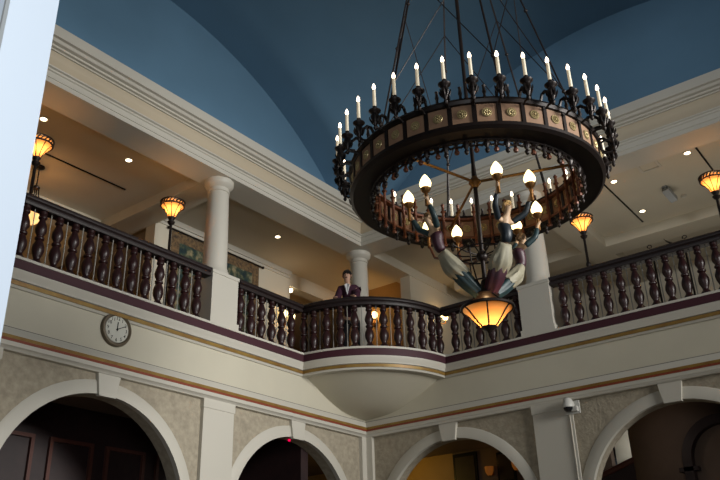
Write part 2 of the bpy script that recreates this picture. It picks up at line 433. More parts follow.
for k in range(1,13):
    cu_=bpy.data.curves.new('numeral','FONT'); cu_.body=str(k); cu_.size=.075; cu_.align_x='CENTER'; cu_.align_y='CENTER'; cu_.extrude=.001
    o=bpy.data.objects.new('numeral',cu_); COL.objects.link(o)
    dg=bpy.context.evaluated_depsgraph_get(); dg.update()
    me=bpy.data.meshes.new_from_object(o.evaluated_get(dg)); bpy.data.objects.remove(o)
    a=2*PI*k/12
    for v in me.vertices:
        q=for_clock(v.co.x+.165*math.sin(a),v.co.y+.165*math.cos(a),.052+v.co.z); v.co=Vector(q)-t.location
    me.materials.clear(); me.materials.append(M['black']); link('numeral',me,dial)
# ------------------------------------------------------------------ dome security camera with conduit
t=thing('security_camera','small white dome security camera at the top of the right pilaster','camera',(-.1,-4.42,5.16))
mb=MB(); mb.lathe([(.0,.13),(.035,.13),(.065,.11),(.09,.06),(.105,.0),(.10,-.04)],20,(-.13,-4.45,5.17)); mb.build('housing',M['lightgrey'],t)
mb=MB(); mb.lathe([(.085,-.04),(.078,-.075),(.05,-.105),(.0,-.115)],20,(-.13,-4.45,5.17)); mb.build('dome',M['black'],t)
mb=MB(); mb.box(-.14,-.03,-4.60,-4.50,5.06,5.14); mb.box(-.06,-.03,-4.62,-4.36,5.03,5.25); mb.build('bracket',M['lightgrey'],t)
mb=MB(); mb.box(-.05,-.02,-4.475,-4.435,0,5.04); tag(mb.build('conduit',M['white'],org=(-.03,-4.45,0)),'white cable conduit running down the pilaster below the security camera','conduit')
# ------------------------------------------------------------------ bowl lamps (torchieres)
def bowl_lamp(loc,label,first=None):
    if first is not None:
        c=copy_tree(first); c.location=loc; c['label']=label; return c
    t=thing('floor_lamp',label,'lamp',loc,'bowl topped floor lamps behind the balustrades')
    L=Vector(loc); q=lambda mb,n,m,p=t: mb.build(n,m,p,org=(0,0,0))
    q(MB().lathe([(.17,0),(.17,.03),(.12,.06),(.05,.10),(.03,.16),(.03,.2)],18),'base',M['iron'])
    mb=MB(); mb.lathe([(.03,.2),(.026,1.3),(.04,1.32),(.045,1.35),(.04,1.38),(.026,1.4),(.024,1.88),(.05,1.90),(.07,1.94),(.04,1.97),(.07,2.03)],14); q(mb,'pole',M['iron'])
    bw=q(MB().lathe([(.06,2.03),(.068,2.06),(.09,2.12),(.135,2.19),(.175,2.235),(.196,2.25)],24,cap=False),'bowl',M['bowlglass'])
    q(MB().lathe([(.200,2.265),(.206,2.31)],24,cap=False),'rim_glass',M['bowlglass'])
    rg=MB()
    for z,r in ((2.26,.208),(2.335,.216)): rg.tube([(r*math.cos(a),r*math.sin(a),z) for a in [2*PI*k/28 for k in range(28)]],.014,6,closed=True)
    n=22
    for k in range(n):
        a=2*PI*k/n; b=2*PI*(k+.9)/n
        rg.tube([(.207*math.cos(a),.207*math.sin(a),2.26),(.212*math.cos((a+b)/2),.212*math.sin((a+b)/2),2.30),(.214*math.cos(b),.214*math.sin(b),2.335)],.013,5)
    q(rg,'rim_band',M['iron'])
    rb=MB()
    for k in range(8):
        a=2*PI*k/8; rb.tube([((r+.004)*math.cos(a),(r+.004)*math.sin(a),z) for r,z in ((.06,2.03),(.068,2.06),(.09,2.12),(.135,2.19),(.175,2.235),(.205,2.255))],.007,5)
    q(rb,'ribs',M['iron'])
    return t
fl=bowl_lamp((-4.97,.48,6.51),'amber bowl floor lamp next to the left column, in front of the tapestry wall')
bowl_lamp((-7.66,.48,6.51),'amber bowl floor lamp at the far left end beside the white pier',fl)
bowl_lamp((.48,-4.98,6.51),'amber bowl floor lamp just right of the chandelier ring',fl)
bowl_lamp((.48,-7.43,6.51),'amber bowl floor lamp at the right edge of the picture',fl)
LAMPS=[(-4.97,.48),(-7.66,.48),(.48,-4.98),(.48,-7.43)]
# pendant lantern
px,py=-6.42,2.62
t=thing('pendant_lantern','amber pendant lantern hanging from the ceiling behind the left balustrade','lantern',(px,py,8.55))
MB().lathe([(.0,ZC-.045),(.06,ZC-.04),(.10,ZC-.015),(.10,ZC)],20,(px,py,0)).build('ceiling_rose',M['iron'],t)
MB().lathe([(.012,9.32),(.012,ZC-.03)],8,(px,py,0)).build('stem',M['iron'],t)
mb=MB(); mb.lathe([(.0,9.28),(.06,9.28),(.07,9.31),(.03,9.35),(.012,9.36)],14,(px,py,0))
for k in range(4):
    a=PI/4+PI/2*k; mb.tube([(px+r*math.cos(a),py+r*math.sin(a),z) for r,z in ((.05,9.28),(.06,9.15),(.10,9.0),(.19,8.86),(.22,8.82))],.012,6)
mb.tube([(px+.22*math.cos(2*PI*k/24),py+.22*math.sin(2*PI*k/24),8.82) for k in range(24)],.015,6,closed=True); mb.build('frame',M['iron'],t)
MB().lathe([(.215,8.81),(.20,8.74),(.15,8.64),(.08,8.57),(.03,8.55)],20,(px,py,0),fl=lambda a:1+.03*math.cos(12*a)).build('glass_bowl',M['artglass'],t)
# ------------------------------------------------------------------ recessed lights, diffusers, ceiling gadgets
def downlight(x,y,label):
    t=thing('recessed_light',label,'ceiling light',(x,y,ZC-.010),'recessed ceiling lights')
    MB().lathe([(.056,.012),(.056,.0),(.08,.0),(.085,.012)],24,(x,y,ZC-.010)).build('ring',M['white'],t)
    MB().lathe([(.0,.004),(.056,.004),(.056,.011),(.0,.011)],24,(x,y,ZC-.010)).build('lens',M['dl'],t)
DL=[(-5.52,1.16,'lit recessed light right of the pendant lantern over the left balustrade'),(-7.28,1.17,'lit recessed light above the leftmost bowl lamp by the white pier'),
    (-1.33,1.30,'lit recessed light between the left column and the corner column'),
    (1.01,-7.02,'lit recessed light left of the rightmost bowl lamp'),(1.17,-5.52,'lit recessed light nearest the chandelier ring on the right'),(2.83,-5.50,'lit recessed light at the end of the dark slot on the right')]
for d in DL: downlight(*d)
lx,ly,lz=.50,2.55,9.405
t=thing('lintel_lamp','small lit lamp under the lintel of the opening right of the tapestry wall','lamp',(lx,ly,lz-.1))
MB().lathe([(.05,-.03),(.055,0)],16,(lx,ly,lz)).build('mount',M['brass'],t)
MB().lathe([(.0,-.12),(.035,-.11),(.05,-.08),(.045,-.03)],16,(lx,ly,lz)).build('bulb',M['dl'],t)
def slot(mp,u0,u1,v,label):
    mb=MB(mp); mb.box(u0,u1,v-.018,v+.018,ZC-.012,ZC+.001)
    tag(mb.build('slot_diffuser',M['black'],org=mp((u0+u1)/2,v,ZC)),label,'air diffuser','dark slot diffusers in the gallery ceiling')
slot(ML,4.86,7.4,2.11,'long dark slot diffuser in the left gallery ceiling')
mb=MB(); mb.box(.55,3.36,-5.337,-5.303,ZC-.012,ZC+.001); tag(mb.build('slot_diffuser',M['black'],org=(2,-5.32,ZC)),'dark slot diffuser just right of the chandelier','air diffuser','dark slot diffusers in the gallery ceiling')
mb=MB(); mb.box(.55,3.36,-7.227,-7.193,ZC-.012,ZC+.001); tag(mb.build('slot_diffuser',M['black'],org=(2,-7.2,ZC)),'dark slot diffuser above the rightmost bowl lamp','air diffuser','dark slot diffusers in the gallery ceiling')
t=thing('ceiling_vent','square white vent plate flush in the right gallery ceiling','vent',(1.0,-6.28,ZC-.01))
mb=MB(); 
for a,b,c,d in ((-.2,.2,-.2,-.15),(-.2,.2,.15,.2),(-.2,-.15,-.15,.15),(.15,.2,-.15,.15)): mb.box(1+a,1+b,-6.28+c,-6.28+d,ZC-.015,ZC)
mb.build('frame',M['white'],t); MB().box(.86,1.14,-6.42,-6.14,ZC-.006,ZC).build('plate',M['gceil'],t)
t=thing('ceiling_speaker','small grey speaker on a bracket under the right gallery ceiling','speaker',(2.12,-6.27,ZC))
MB().lathe([(.0,-.02),(.06,-.02),(.06,0)],16,(2.06,-6.24,ZC)).build('mount',M['grey'],t)
MB().tube([(2.06,-6.24,ZC),(2.06,-6.24,ZC-.06),(2.12,-6.25,ZC-.10)],.02,8).build('arm',M['grey'],t)
mb=MB(); T=Matrix.Translation((2.2,-6.27,ZC-.13))@Matrix.Rotation(.5,4,'Y')@Matrix.Rotation(-.2,4,'Z'); mb.box(-.17,.17,-.07,.07,-.06,.06,T); mb.build('body',M['grey'],t)
mb=MB(); mb.box(.171,.178,-.06,.06,-.05,.05,T); mb.build('grille',M['black'],t)
tag(MB().lathe([(.0,-.05),(.04,-.05),(.06,-.03),(.065,0)],18,(2.7,-6.42,ZC)).build('smoke_detector',M['white'],org=(2.7,-6.42,ZC)),'white round detector on the ceiling behind the grey speaker','detector')
# ------------------------------------------------------------------ tapestry
x0,x1,z0,z1=-3.36,-.74,7.45,9.52
t=thing('tapestry','dark green woven tapestry with brown border behind the left column','tapestry',((x0+x1)/2,2.44,z0))
def wav(x): return 2.438+.012*math.sin(x*9)
MB().grid(lambda s,q:(x0+.22+(x1-x0-.44)*s,wav(x0+.22+(x1-x0-.44)*s),z0+.22+(z1-z0-.44)*q),40,4).build('field',M['tap'],t)
mb=MB()
for a,b,c,d in ((x0,x1,z1-.22,z1),(x0,x1,z0,z0+.22),(x0,x0+.22,z0+.22,z1-.22),(x1-.22,x1,z0+.22,z1-.22)):
    n=40 if b-a>1 else 4; mb.grid(lambda s,q,a=a,b=b,c=c,d=d:(a+(b-a)*s,wav(a+(b-a)*s),c+(d-c)*q),n,2)
mb.build('border',M['tapborder'],t)
mb=MB(); mb.tube([(x0-.1,2.40,z1+.01),(x1+.08,2.40,z1+.01)],.018,8); mb.sphere((x1+.1,2.40,z1+.01),.035); mb.sphere((x0-.12,2.40,z1+.01),.035); mb.build('rod',M['iron'],t)
# ------------------------------------------------------------------ wall sconces
def sconce(loc,d,label,first=None):
    t=thing('wall_sconce',label,'wall lamp',loc,'lit candle sconces on the gallery walls')
    dx,dy=d; n=(-dy,dx); x,y,z=loc
    mb=MB(); mb.sphere((x,y,z),.09,12,8,(.5 if dx else 1,.5 if dy else 1,1.3)); mb.build('backplate',M['brass'],t)
    for s in (-1,1):
        e=(x+dx*.16+n[0]*.13*s,y+dy*.16+n[1]*.13*s)
        MB().tube([(x,y,z),(x+dx*.1+n[0]*.05*s,y+dy*.1+n[1]*.05*s,z-.06),(e[0],e[1],z-.03),(e[0],e[1],z+.05)],.012,6).build('arm',M['brass'],t)
        sh=MB().lathe([(.035,.05),(.06,.07),(.075,.15),(.055,.21)],14,(e[0],e[1],z)).build('shade',M['globe'],t)
    return t
sconce((.10,2.41,8.38),(0,-1),'lit twin sconce on the pale wall end right of the tapestry')
sconce((2.55,1.52,8.80),(-1,0),'lit twin sconce behind the curved bay, right of the leaning person')
sconce((3.1,-.01,8.60),(0,-1),'lit twin sconce on the pale wall at the right end of the curved bay')
# iron scroll rack behind the right rail
t=thing('scroll_rack','black wrought iron rack with scrolled ends showing above the right handrail','rack',(.45,-6.45,6.51))
mb=MB(); mb.tube([(.45,-6.78,7.80),(.45,-6.14,7.80)],.016,6); mb.build('top_bar',M['iron'],t)
for yy in (-6.74,-6.18): MB().tube([(.45,yy,6.51),(.45,yy,7.80)],.018,6).build('post',M['iron'],t)
for s,yy in ((-1,-6.76),(1,-6.16)):
    MB().tube([(.45,yy+s*.06*math.sin(a)*(1-a/8),7.83+.045*(1-math.cos(a))*(1-a/9)) for a in [k*.5 for k in range(12)]],.009,6).build('scroll',M['iron'],t)
MB().tube([(.45,-6.55,7.80),(.45,-6.47,7.86),(.45,-6.42,7.93)],[.02,.014,.004],6).build('finial',M['iron'],t)
# ------------------------------------------------------------------ ground floor behind the arches
door_n=[0]
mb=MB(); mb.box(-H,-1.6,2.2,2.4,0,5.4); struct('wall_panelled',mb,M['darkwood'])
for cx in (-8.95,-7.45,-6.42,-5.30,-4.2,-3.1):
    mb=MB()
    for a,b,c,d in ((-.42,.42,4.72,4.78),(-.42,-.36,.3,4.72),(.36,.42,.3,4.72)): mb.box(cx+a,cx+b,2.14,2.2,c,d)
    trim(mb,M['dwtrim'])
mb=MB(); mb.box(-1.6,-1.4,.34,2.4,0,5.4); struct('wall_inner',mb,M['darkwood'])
mb=MB(); mb.box(-1.4,-1.38,.5,.51,0,1); 
tag(MB().lathe([(.0,-.02),(.022,-.02),(.025,.0),(.025,.02)],14,(-2.03,.25,4.985)).build('red_indicator_light',M['led'],org=(-2.03,.25,4.985)),'tiny red light under the second arch of the left wall','light')
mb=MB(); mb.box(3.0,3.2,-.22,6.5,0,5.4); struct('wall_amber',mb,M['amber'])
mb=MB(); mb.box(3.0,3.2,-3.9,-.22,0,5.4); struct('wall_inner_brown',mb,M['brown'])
# dark framed tall picture and wall lamps
t=thing('picture_frame','tall black framed picture on the brown wall inside the right arch near the corner','picture',(2.97,-.55,4.5))
MB().box(2.94,3.0,-.86,-.26,3.2,5.30).build('frame',M['black'],t); MB().box(2.93,2.95,-.80,-.32,3.27,5.22).build('canvas',M['darkwood'],t)
t=thing('picture_frame','black rectangular panel between two amber glows inside the right arch near the corner','picture',(2.9,-1.5,4.4))
MB().box(2.94,3.0,-1.78,-1.36,4.55,5.20).build('frame',M['black'],t); MB().box(2.93,2.95,-1.74,-1.40,4.60,5.15).build('canvas',M['darkwood'],t)
for yy,zz,lb in ((-1.20,4.83,'amber glowing wall lamp left of the black panel inside the right arch'),(-1.86,4.86,'amber glowing wall lamp right of the black panel inside the right arch')):
    t=thing('wall_lamp',lb,'wall lamp',(2.98,yy,zz))
    MB().box(2.96,3.0,yy-.04,yy+.04,zz-.1,zz+.1).build('plate',M['brass'],t)
    MB().lathe([(.05,-.10),(.09,-.02),(.10,.08)],16,(2.86,yy,zz)).build('shade',M['dimamber'],t)
    MB().tube([(2.97,yy,zz-.05),(2.9,yy,zz-.13),(2.86,yy,zz-.10)],.012,6).build('arm',M['brass'],t)
# second right arch: round brown drum, dark arched frame, pale wall and sloped stair rail
mb=MB(); mb.lathe([(1.25,0),(1.25,5.36)],48,(2.95,-5.66,0)); struct('wall_drum',mb,M['brown'])
mb=MB(); mb.box(3.3,3.5,-5.5,-3.9,0,5.4); struct('wall_pale',mb,M['gwall'])
t=thing('stair_parapet','dark wood stair parapet with sloping rail inside the far right arch','stair rail',(2.4,-4.3,0))
vs=[(2.35,-3.6,0),(2.35,-4.95,0),(2.35,-4.95,4.62),(2.35,-3.6,4.18)]; vs+= [(x+.1,y,z) for x,y,z in vs]
MB().add(vs,[(0,1,2,3),(7,6,5,4),(0,4,5,1),(1,5,6,2),(2,6,7,3),(3,7,4,0)]).build('panel',M['darkwood'],t)
MB().tube([(2.36,-3.6,4.24),(2.36,-4.95,4.68)],.06,8).build('rail',M['dwtrim'],t)
mb=MB(); c=(-6.42); zc=4.27; 
vs_in=[]; rows=[]
for r,x in ((.56,1.50),(.56,1.72),(.72,1.72),(.72,1.50)):
    rows.append([(x,c+r,0.)]+[(x,c+r*math.cos(PI*k/24),zc+r*math.sin(PI*k/24)) for k in range(25)]+[(x,c-r,0.)])
t=thing('arched_frame','dark curved door frame inside the far right arch','door frame',(1.6,c,0))
MB().sweep(rows).build('surround',M['darkwood'],t)
mb=MB(); mb.box(1.50,1.74,c+.48,c+.80,4.10,4.17); mb.build('impost',M['darkwood'],t)
N=24; vs=[(1.68,c+.6*math.cos(PI*k/N),zc+.6*math.sin(PI*k/N)) for k in range(N+1)]+[(1.68,c-.6,0),(1.68,c+.6,0)]
vs+= [(x+.03,y,z) for x,y,z in vs]; n2=len(vs)//2
MB().add(vs,[tuple(range(n2)),tuple(range(n2,2*n2))[::-1]]+[(i,(i+1)%n2,n2+(i+1)%n2,n2+i) for i in range(n2)]).build('leaf',M['brown'],t)
# ------------------------------------------------------------------ near white pier
mb=MB(); mb.box(-12.387,-12.23,-8.0,-5.5,0,7.5)
struct('wall_near',mb,M['pier'])
mb=MB(); mb.box(-12.391,-12.38,-8.003,-7.993,0,7.5); trim(mb,M['grey'])
# ------------------------------------------------------------------ person leaning on the curved rail
ang=math.atan2(-.70,-1.41); er=Vector((math.cos(ang),math.sin(ang),0)); et=Vector((-er.y,er.x,0))
t=thing('person','person in a maroon jacket leaning on the curved balustrade of the corner bay','person',(0,0,6.51)); t.location=er*1.30+Vector((0,0,6.51))
def P(r,s,z): return tuple(er*(r-1.30)+et*s+Vector((0,0,z-6.51)))
def body():
    pts=[P(1.30,0,7.42),P(1.36,0,7.68),P(1.44,0,7.92),P(1.47,0,8.00),P(1.505,0,8.05),P(1.555,0,8.13),P(1.56,0,8.21),P(1.55,0,8.27)]
    rad=[(.11,.09),(.105,.085),(.115,.085),(.085,.07),(.052,.052),(.062,.064),(.084,.09),(.076,.082)]
    ed=[(0,1),(1,2),(2,3),(3,4),(4,5),(5,6),(6,7)]
    for s in (-1,1):
        b=len(pts); pts+= [P(1.45,.155*s,7.98),P(1.57,.19*s,7.75),P(1.80,.20*s,7.665),P(1.86,.19*s,7.655)]
        rad+= [.042,.036,.026,.028]; ed+= [(3,b),(b,b+1),(b+1,b+2),(b+2,b+3)]
        for f in range(4):
            c=len(pts); off=(f-1.5)*.02
            pts+= [P(1.90,.18*s+off,7.655),P(1.945-.006*abs(f-1),.175*s+off*1.1,7.64)]; rad+= [.0105,.009]; ed+= [(b+3,c),(c,c+1)]
        c=len(pts); pts+= [P(1.87,.155*s,7.655),P(1.90,.13*s,7.65)]; rad+= [.012,.010]; ed+= [(b+3,c),(c,c+1)]
        b=len(pts); pts+= [P(1.28,.10*s,7.32),P(1.31,.11*s,6.98),P(1.27,.12*s,6.60),P(1.38,.13*s,6.545)]; rad+= [.088,.062,.042,.035]; ed+= [(0,b),(b,b+1),(b+1,b+2),(b+2,b+3)]
    return skin_mesh('body',pts,ed,rad,M['skin'],1)
link('body',body(),t)
def chain(name,ch,m,sub=2):
    pts=[];rad=[];ed=[]
    for seg in ch:
        b=len(pts)
        for k,(p,r) in enumerate(seg):
            pts.append(p); rad.append(r)
            if k: ed.append((b+k-1,b+k))
    return skin_mesh(name,pts,ed,rad,m,sub)
jp=[P(1.29,0,7.38),P(1.36,0,7.68),P(1.43,0,7.90),P(1.455,0,8.00),P(1.475,0,8.04)]; jr=[(.145,.125),(.13,.12),(.15,.13),(.115,.10),(.07,.07)]; je=[(0,1),(1,2),(2,3),(3,4)]
for s in (-1,1):
    b=len(jp); jp+= [P(1.45,.16*s,7.985),P(1.575,.2*s,7.76),P(1.79,.20*s,7.67)]; jr+= [.086,.072,.056]; je+= [(3,b),(b,b+1),(b+1,b+2)]
link('jacket',skin_mesh('jacket',jp,je,jr,M['jacket'],2),t)
tp=[P(1.29,0,7.44)]; tr=[(.15,.12)]; te=[]
for s in (-1,1):
    b=len(tp); tp+= [P(1.28,.10*s,7.30),P(1.31,.11*s,6.98),P(1.27,.12*s,6.58)]; tr+= [.105,.08,.068]; te+= [(0,b),(b,b+1),(b+1,b+2)]
link('trousers',skin_mesh('trousers',tp,te,tr,M['trouser'],2),t)
mb=MB()
for s in (-1,1): mb.sphere(P(1.33,.125*s,6.56),1,12,8,(.12,.06,.045))
o=mb.build('shoes',M['black'],t,org=(0,0,0))
# shirt front
a=[P(1.60,0,7.82),P(1.585,.05,8.03),P(1.56,.0,8.07),P(1.585,-.05,8.03)]
b=[tuple(Vector(p)-er*.05) for p in a]
MB().add(a+b,[(0,1,2,3),(7,6,5,4),(0,4,5,1),(1,5,6,2),(2,6,7,3),(3,7,4,0)]).build('shirt',M['shirt'],t,org=(0,0,0))
def fr(r,s,z): return Matrix.Translation(P(r,s,z))@Matrix(((er.x,et.x,0,0),(er.y,et.y,0,0),(0,0,1,0),(0,0,0,1)))
def head_features(t,fr_,sc,skin,hairm,dark,long=False):
    """fr_: frame at head centre, x forward; sc: head radius scale"""
    mb=MB(); mb.sphere((-.022*sc,0,.03*sc),.105*sc,20,14,(1.0,.88,1.02))
    def hl(x,y,z):
        lim=(-.01+max(0,z/sc-.03)*1.25)*sc      # hairline climbs over the forehead
        return (min(x,lim) if z<.105*sc else x, y, max(z,-.055*sc))
    mb.v=[hl(*v) for v in mb.v]
    if long: mb.sphere((-.10*sc,0,-.02*sc),.065*sc,12,8)
    mb.v=[tuple(fr_@Vector(v)) for v in mb.v]; mb.build('hair',hairm,t,org=(0,0,0))
    mb=MB(); mb.sphere((.092*sc,0,-.01*sc),.018*sc,8,6,(1,.7,1.5),fr_); mb.build('nose',skin,t,org=(0,0,0))
    for s in (-1,1):
        MB().sphere((.084*sc,.034*sc*s,.018*sc),.011*sc,8,6,(.6,1.3,.8),fr_).build('eye',dark,t,org=(0,0,0))
        MB().sphere((-.0*sc,.088*sc*s,.0),.022*sc,8,6,(.8,.4,1.3),fr_).build('ear',skin,t,org=(0,0,0))
    MB().sphere((.082*sc,0,-.058*sc),.02*sc,8,6,(.5,1.4,.35),fr_).build('mouth',M['wine'],t,org=(0,0,0))
head_features(t,fr(1.56,0,8.215),1.06,M['skin'],M['hair'],M['black'])
# ------------------------------------------------------------------ chandelier
CX,CY=C0
ch=thing('chandelier','huge iron chandelier with a ring of lit candles and carved figures','chandelier',(CX,CY,4.5))
def cb(mb,name,m,parent=None,**k):
    o=mb.build(name,m,parent or ch,org=(0,0,4.5),**k); return o
RO=1.352; ZB,ZT=6.10,6.44
ring=MB(); prof=[(RO-.225,ZB+.03),(RO-.225,ZB-.012),(RO-.19,ZB-.012),(RO-.18,ZB),(RO+.0,ZB-.005),(RO+.035,ZB+.02),(RO+.035,ZB+.055),(RO,ZB+.065),(RO,ZT-.07),(RO+.03,ZT-.06),(RO+.045,ZT-.03),(RO+.03,ZT),(RO-.20,ZT),(RO-.20,ZT-.04),(RO-.17,ZT-.05),(RO-.17,ZB+.06),(RO-.225,ZB+.03)]
ring.lathe(prof,108,cap=False)
NP=36; PH=math.radians(5.0)
for k in range(NP):
    a=PH+2*PI*(k+.5)/NP; T=Matrix.Rotation(a,4,'Z')
    ring.box(RO-.005,RO+.022,-.019,.019,ZB+.055,ZT-.06,T); ring.box(RO-.19,RO-.165,-.02,.02,ZB+.05,ZT-.045,T)
cb(ring,'ring_band',M['iron'],ang=30)
# panels with medallions, outside and inside
def panel_mesh(r,m):
    mb=MB(); n=4; da=2*PI/NP*.40; rr=[]
    for rad in ((r,r+.008)):
        for z in (ZB+.066,ZT-.071):
            rr.append([(rad*math.cos(-da+2*da*k/n),rad*math.sin(-da+2*da*k/n),z-6.27) for k in range(n+1)])
    mb.sweep([rr[0],rr[1],rr[3],rr[2]]); return mb.mesh('panel',m)
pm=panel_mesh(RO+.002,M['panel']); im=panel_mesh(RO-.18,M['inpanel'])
med=MB(); Ty=Matrix.Rotation(PI/2,4,'Y')
med.tube([(0,.042*math.cos(a),.042*math.sin(a)) for a in [2*PI*k/18 for k in range(18)]],.009,6,closed=True)
for k in range(8):
    a=2*PI*k/8; med.sphere((.004,.026*math.cos(a),.026*math.sin(a)),.011,6,4)
med.sphere((.006,0,0),.014,8,6); medm=med.mesh('medallion',M['medal'])
for k in range(NP):
    a=PH+2*PI*k/NP
    o=link('panel',pm,ch); o.location=(0,0,6.27-4.5); o.rotation_euler.z=a
    m_=link('medallion',medm,o); m_.location=(RO+.013,0,0)
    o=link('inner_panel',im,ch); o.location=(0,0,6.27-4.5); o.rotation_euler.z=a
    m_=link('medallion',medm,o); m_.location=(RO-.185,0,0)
# candle holders
hold=MB(); zc=0.
hold.lathe([(.0,-.235),(.014,-.222),(.022,-.20),(.012,-.18),(.020,-.165),(.036,-.125),(.042,-.095),(.038,-.06),(.034,-.04),(.046,-.022),(.062,-.008),(.064,.0),(.05,.006),(.022,.010),(.022,.05),(.0,.05)],14)
hold.tube([(0,0,-.12),(-.05,0,-.06),(-.10,0,-.01),(-.15,0,-.01),(-.185,0,-.07),(-.19,0,-.14)],[.014,.016,.018,.018,.016,.014],6)
hold.tube([(0,0,-.16),(-.04,0,-.19),(-.08,0,-.185),(-.12,0,-.20)],.012,6)
for k in range(8):
    a=2*PI*k/8; hold.tube([(.036*math.cos(a),.036*math.sin(a),-.14),(.052*math.cos(a),.052*math.sin(a),-.10),(.056*math.cos(a),.056*math.sin(a),-.075)],[.008,.009,.004],5)
hm=hold.mesh('candle_holder',M['iron'])
cm=MB().lathe([(.018,.045),(.0165,.25),(.010,.262),(.0,.263)],10).mesh('candle',M['candle'])
bmz=MB().lathe([(.0,.258),(.012,.264),(.019,.285),(.015,.308),(.006,.33),(.0,.338)],10).mesh('bulb',M['bulb'])
spm=MB().lathe([(.016,-.02),(.024,.0),(.016,.02),(.013,.05),(.022,.075),(.016,.10),(.014,.13),(.020,.15),(.0,.165)],8).mesh('finial',M['iron'])
drop=MB(); drop.lathe([(.0,-.10),(.012,-.088),(.016,-.07),(.008,-.055),(.018,-.035),(.022,-.015),(.014,.0),(.014,.01)],8)
for s in (-1,1): drop.tube([(0,0,-.01),(0,.03*s,-.035),(0,.055*s,-.03),(0,.06*s,-.01),(0,.045*s,.0)],.009,5)
dm=drop.mesh('fringe_drop',M['iron'])
spin=MB().lathe([(.014,-.16),(.02,-.14),(.012,-.12),(.012,.02),(.018,.05),(.012,.08),(.012,.27),(.024,.29),(.012,.31),(.012,.36),(.018,.38),(.0,.41)],8).mesh('spindle',M['bronze'])
RC=1.515
for k in range(NP):
    a=PH+2*PI*(k+.5)/NP; co,si=math.cos(a),math.sin(a)
    o=link('candle_holder',hm,ch); o.location=(RC*co,RC*si,6.545-4.5); o.rotation_euler.z=a
    c=link('candle',cm,o); b=link('bulb',bmz,o)
    o=link('spindle',spin,ch); o.location=((RO-.245)*co,(RO-.245)*si,6.16-4.5); o.rotation_euler.z=a; o.scale=(1.45,1.45,1.05)
    a2=PH+2*PI*k/NP
    o=link('finial',spm,ch); o.location=((RO-.02)*math.cos(a2),(RO-.02)*math.sin(a2),ZT+.015-4.5)
    o=link('fringe_drop',dm,ch); o.location=((RO-.205)*math.cos(a2),(RO-.205)*math.sin(a2),ZB-.012-4.5); o.rotation_euler.z=a2; o.scale=(1.6,1.6,1.45)
inn=MB(); 
for z in (6.11,6.37): inn.lathe([(RO-.235,z),(RO-.19,z),(RO-.19,z+.025),(RO-.235,z+.025),(RO-.235,z)],108,cap=False)
cb(inn,'inner_rim',M['bronze'])
# centre pole, hub, spokes
pole=MB(); pole.lathe([(.024,5.0),(.024,6.2),(.03,6.35),(.022,6.5),(.022,12.7)],12); cb(pole,'pole',M['iron'])
cb(MB().lathe([(.0,6.19),(.03,6.20),(.045,6.23),(.068,6.255),(.068,6.28),(.045,6.31),(.03,6.34),(.0,6.34)],16),'hub',M['brass'])
SPA=[math.radians(46+120*k) for k in range(3)]
for a in SPA:
    mb=MB(); mb.tube([(.05*math.cos(a),.05*math.sin(a),6.27),((RO-.22)*math.cos(a),(RO-.22)*math.sin(a),6.24)],.016,6); mb.sphere(((RO-.25)*math.cos(a),(RO-.25)*math.sin(a),6.24),.03,8,6); cb(mb,'spoke',M['brass'])
wh=MB(); wh.sphere((0,0,5.37),.065,10,8)
for k in range(10):
    a=2*PI*k/10+.2; wh.tube([(0,0,5.37),(.20*math.cos(a),.20*math.sin(a),5.385),(.36*math.cos(a),.36*math.sin(a),5.43)],.008,5)
for r,z in ((.26,5.40),(.17,5.05)): wh.tube([(r*math.cos(2*PI*k/36),r*math.sin(2*PI*k/36),z) for k in range(36)],.009,6,closed=True)
for k in range(6):
    a=2*PI*k/6; wh.tube([(.26*math.cos(a),.26*math.sin(a),5.40),(.25*math.cos(a),.25*math.sin(a),5.25),(.17*math.cos(a),.17*math.sin(a),5.05),(.05*math.cos(a),.05*math.sin(a),4.95)],.008,5)
cb(wh,'basket_wheel',M['iron'])
# suspension rods and cross wires
NC=6; top=Vector((0,0,14.2))
ca=[math.radians(104-60*k) for k in range(NC)]
def cab(a,z,off=0.):
    q=(z-6.40)/(11.87-6.40); r=1.27+(.03-1.27)*q; return Vector((r*math.cos(a),r*math.sin(a),z))
for i,a in enumerate(ca):
    mb=MB(); mb.tube([cab(a,6.40),cab(a,11.6)],.010,6); d=Vector((-math.sin(a),math.cos(a),0))*.028
    mb.tube([cab(a,6.40)+d,cab(a,7.3)+d*.2,cab(a,11.6)+d*.1],.009,5)
    for z in (7.15,8.4,9.7): mb.sphere(tuple(cab(a,z)),.024,8,6)
    cb(mb,'suspension_rod',M['iron'])
    b=ca[(i+1)%NC]
    mb=MB(); mb.tube([cab(a,7.15),cab(b,8.9)],.006,5); mb.tube([cab(b,7.15),cab(a,8.9)],.006,5); cb(mb,'cross_wire',M['iron'])
cb(MB().lathe([(.08,11.5),(.12,11.52),(.12,11.61),(.08,11.63),(.03,11.8)],20),'collar',M['iron'])
cb(MB().lathe([(.03,12.4),(.12,12.5),(.30,12.62),(.34,12.69),(.34,12.73)],24),'ceiling_rose',M['iron'])
